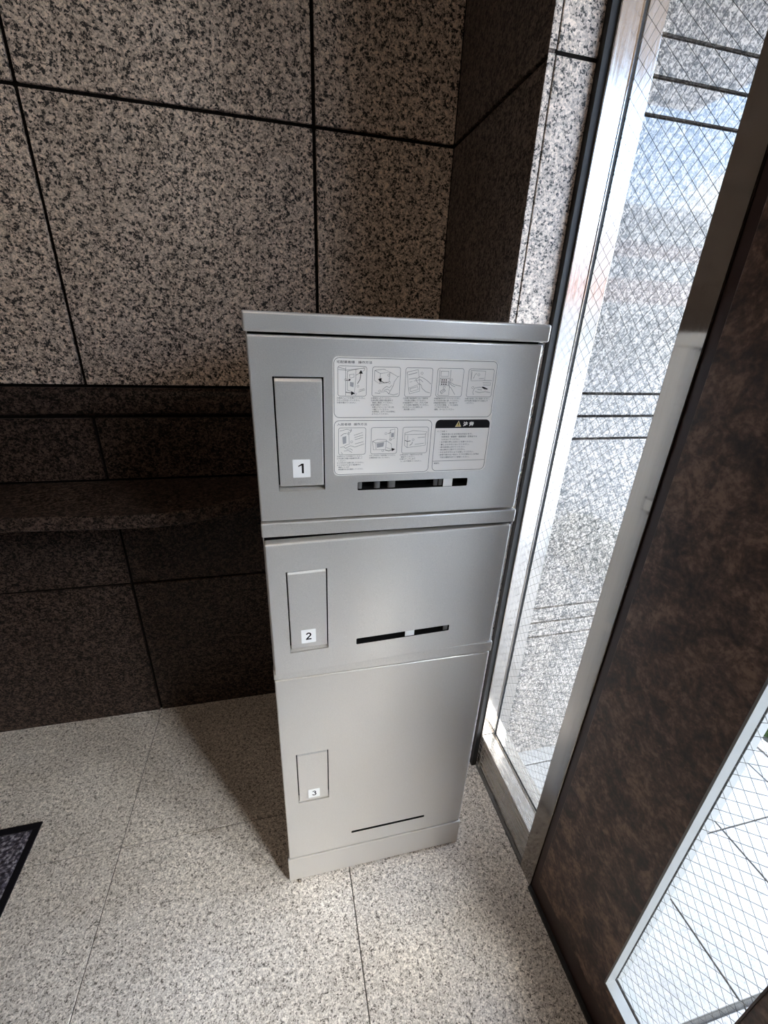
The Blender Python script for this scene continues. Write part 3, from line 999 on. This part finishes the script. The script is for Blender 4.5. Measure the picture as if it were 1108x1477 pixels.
art(3, [('l', 3, [(.13, .10), (.42, .10), (.42, .28), (.13, .28), (.13, .10)]), ('l', 3, [(.08, .05), (.08, .95)]), ('l', 3, [(.50, .05), (.50, .95), (.08, .95)]), ('l', 3, [(.12, .34), (.46, .34), (.46, .60), (.12, .60), (.12, .34)])]
    + [('f', 3, [(.17 + .08 * i, .38 + .075 * j), (.215 + .08 * i, .38 + .075 * j), (.215 + .08 * i, .425 + .075 * j), (.17 + .08 * i, .425 + .075 * j)]) for i in range(3) for j in range(3)]
    + [('l', 3, [(.42, .46), (.52, .48), (.66, .56), (.95, .62)]), ('l', 3, [(.42, .46), (.46, .60), (.58, .70), (.74, .92)]), ('l', 3, [(.48, .50), (.60, .60), (.72, .64)]), ('o', 17, [(.56, .40)]), ('o', 17, [(.30, .66)]),
       ('b', 5, [(.15, .82), (.28, .72), (.36, .78), (.22, .90), (.15, .82)]), ('b', 4, [(.20, .86), (.32, .74)])])
art(4, [('l', 3, [(.08, .06), (.66, .07), (.66, .40), (.12, .42), (.08, .06)]), ('l', 3, [(.12, .10), (.12, .38)]), ('b', 4, [(.20, .34), (.26, .18), (.32, .16)]), ('o', 17, [(.40, .20)]), ('l', 3, [(.42, .34), (.62, .33)]),
        ('l', 3, [(.60, .40), (.95, .40)]), ('l', 3, [(.60, .48), (.92, .48), (.92, .56), (.62, .56)]), ('f', 3, [(.58, .62), (.66, .63), (.84, .70), (.80, .73), (.62, .68)]), ('l', 3, [(.30, .68), (.48, .64), (.60, .66), (.75, .74)]),
        ('l', 3, [(.34, .80), (.50, .84), (.75, .80), (.95, .84)]), ('l', 3, [(.30, .68), (.24, .82), (.28, .92)]), ('o', 17, [(.22, .66)]), ('l', 3, [(.42, .72), (.60, .74)])])
art(5, [('l', 3, [(.04, .12), (.30, .05), (.45, .10)]), ('l', 3, [(.36, .14), (.40, .60), (.22, .66)]), ('g', 3, [(.14, .34), (.28, .30), (.28, .56), (.16, .60)]), ('b', 5, [(.08, .30), (.18, .22), (.30, .20)]), ('b', 6, [(.40, .18), (.46, .12), (.46, .04)]),
        ('b', 4, [(.06, .72), (.20, .70), (.26, .76)]), ('b', 4, [(.56, .28), (.88, .18)]), ('b', 4, [(.58, .36), (.90, .27)]), ('b', 4, [(.60, .44), (.90, .36)]), ('o', 17, [(.48, .52)]), ('o', 15, [(.36, .22)]),
        ('l', 3, [(.26, .76), (.44, .66), (.60, .72), (.95, .60)]), ('l', 3, [(.20, .86), (.36, .84), (.50, .92)]), ('l', 3, [(.30, .80), (.44, .78), (.52, .84)]), ('l', 3, [(.60, .60), (.92, .52)]), ('l', 3, [(.10, .90), (.14, .98)])])
art(6, [('l', 3, [(.06, .52), (.24, .44), (.58, .46), (.58, .70), (.56, .84), (.10, .84), (.06, .52)]), ('l', 3, [(.06, .52), (.18, .58), (.58, .52)]), ('l', 3, [(.18, .58), (.20, .82)]), ('g', 3, [(.22, .60), (.50, .56), (.48, .72), (.24, .76)]),
        ('l', 3, [(.58, .50), (.78, .62), (.80, .84), (.60, .76)]), ('b', 8, [(.56, .86), (.70, .89), (.84, .85)]), ('f', 3, [(.80, .78), (.94, .83), (.82, .91)]), ('o', 17, [(.46, .88)]),
        ('l', 3, [(.72, .10), (.90, .06), (.88, .42), (.72, .46), (.72, .10)]), ('b', 6, [(.64, .24), (.76, .18)]), ('g', 3, [(.76, .22), (.86, .20), (.86, .36), (.76, .38)]), ('o', 17, [(.56, .23)]), ('o', 17, [(.74, .46)])])
art(7, [('l', 3, [(.08, .22), (.40, .13), (.95, .18), (.90, .27), (.08, .28)]), ('l', 3, [(.08, .22), (.10, .70), (.20, .78), (.92, .70), (.90, .27)]), ('l', 3, [(.20, .32), (.20, .78)]), ('b', 8, [(.10, .50), (.20, .54), (.32, .52)]),
        ('b', 6, [(.30, .70), (.38, .64), (.40, .56)]), ('o', 17, [(.42, .48)]), ('l', 3, [(.50, .66), (.86, .62)]), ('l', 3, [(.60, .40), (.88, .38)])])
st = flat_finish('instruction_sticker', bm, [FILM, INK, INKG, YEL, plain('light_grey_ink', (0.42, 0.41, 0.42), 0.5)], d1)
st['label'] = 'white printed sheet of Japanese operating instructions'

# ------------------------------------------------------------------ world beyond the window
ASPH = plain('concrete_ground', (0.46, 0.45, 0.43), 0.9)
KERB = plain('concrete_kerb', (0.55, 0.54, 0.52), 0.8)
tag(bx('ground_outside', (1.60, 40, -60, 14, -0.30, -0.10), ASPH), kind='structure')
tag(bx('trim_3', (1.60, 1.65, -2.5, 1.40, -0.12, 0.002), KERB, None, 0.002), kind='structure')
tag(bx('trim_4', (0.60, 1.60, -2.62, -2.5, -0.12, 0.0), KERB, None, 0.004), kind='structure')


def leaf_mat():
    m, t, b = new_mat('leaf_green')
    oi = N(t, 'ShaderNodeNewGeometry')
    r = ramp(t, [(0.0, (0.05, 0.12, 0.025)), (0.6, (0.11, 0.20, 0.05)), (1.0, (0.22, 0.30, 0.09))])
    t.links.new(oi.outputs['Random Per Island'], r.inputs[0])
    t.links.new(r.outputs[0], b.inputs['Base Color'])
    b.inputs['Roughness'].default_value = 0.5
    return m


LEAF = leaf_mat()
BARK = plain('bark', (0.10, 0.07, 0.05), 0.9)


def shrub(name, label, group, x, y, z, rx, ry, rz, n):
    root = empty(name, (x, y, z))
    tag(root, label, 'shrub', group)
    bm = bmesh.new()
    for i in range(n):
        d = Vector((random.gauss(0, 1), random.gauss(0, 1), random.gauss(0, 1))).normalized() * random.uniform(0.55, 1.0)
        p = Vector((d.x * rx, d.y * ry, rz + d.z * rz))
        a = Vector((random.uniform(-1, 1), random.uniform(-1, 1), random.uniform(-.4, 1))).normalized()
        s = a.orthogonal().normalized()
        L = random.uniform(0.020, 0.036)
        q = [p - a * L, p + s * L * 0.42, p + a * L, p - s * L * 0.42]
        bm.faces.new([bm.verts.new(v) for v in q])
    f = finish('foliage', bm, LEAF, root)
    f['kind'] = 'stuff'
    bm = bmesh.new()
    for i in range(5):
        t_ = i * 1.256
        cyl(bm, (0.02 * math.cos(t_), 0.02 * math.sin(t_), 0), (rx * 0.5 * math.cos(t_), ry * 0.5 * math.sin(t_), rz * 1.3), 0.006, 6, 0.003)
    finish('stem', bm, BARK, root)


shrub('low_shrub', 'small green shrub past the kerb, nearest the stone outer wall', 'shrubs past the kerb', 1.88, 0.88, -0.1, 0.23, 0.29, 0.17, 3600)
shrub('low_shrub', 'small green shrub past the kerb, second from the stone outer wall', 'shrubs past the kerb', 1.92, 0.24, -0.1, 0.25, 0.27, 0.18, 2600)
shrub('low_shrub', 'small green shrub past the kerb, farthest from the stone outer wall', 'shrubs past the kerb', 1.90, -0.38, -0.1, 0.24, 0.26, 0.17, 2600)

RED = plain('red_brown_tile_cladding', (0.34, 0.16, 0.11), 0.8)
GREYW = plain('grey_render', (0.38, 0.38, 0.36), 0.8)
ROOF = plain('grey_roof', (0.20, 0.19, 0.18), 0.7)
DGL = plain('dark_window_glass', (0.05, 0.06, 0.07), 0.1)


def house(name, label, x0, x1, y0, y1, zs_, mats, roofh, wins):
    r = empty(name, ((x0 + x1) / 2, (y0 + y1) / 2, -0.1))
    tag(r, label, 'house')
    cx, cy, cz = r.location
    for (za, zb), m_ in zip(zs_, mats):
        bx('house_wall', (x0 - cx, x1 - cx, y0 - cy, y1 - cy, za, zb), m_, r)
    top = zs_[-1][1]
    bm = bmesh.new()
    prism(bm, [(y0 - cy - 0.4, top), (y1 - cy + 0.4, top), (0, top + roofh)], 'x', x0 - cx - 0.4, x1 - cx + 0.4)
    finish('roof', bm, ROOF if roofh > 1 else RED, r)
    for wx, wz, ww, wh in wins:
        f_ = bx('window', (wx - cx, wx + ww - cx, y1 - cy, y1 - cy + 0.06, wz, wz + wh), GREYW, r, 0.01)
        bx('window_glass', (wx - cx + 0.08, wx + ww - cx - 0.08, y1 - cy + 0.06, y1 - cy + 0.08, wz + 0.08, wz + wh - 0.08), DGL, f_)
    return r


house('street_house', 'two storey house with red brown and grey cladding across the street', 8.0, 19.0, -24.0, -16.0,
      [(0, 2.7), (2.7, 3.6), (3.6, 4.4), (4.4, 4.9)], [GREYW, RED, GREYW, RED], 0.5,
      [(9.5, 0.9, 1.8, 1.4), (13.0, 0.9, 1.8, 1.4), (16.5, 0.9, 1.4, 1.4), (10.0, 3.6, 1.6, 0.7), (14.0, 3.6, 1.6, 0.7)])
house('far_house', 'pale grey house with a pitched roof standing behind the red brown house', 26.5, 34.0, -36.0, -28.0,
      [(0, 8.6)], [GREYW], 1.9, [(27.5, 3.5, 1.5, 1.2), (31.0, 3.5, 1.5, 1.2)])
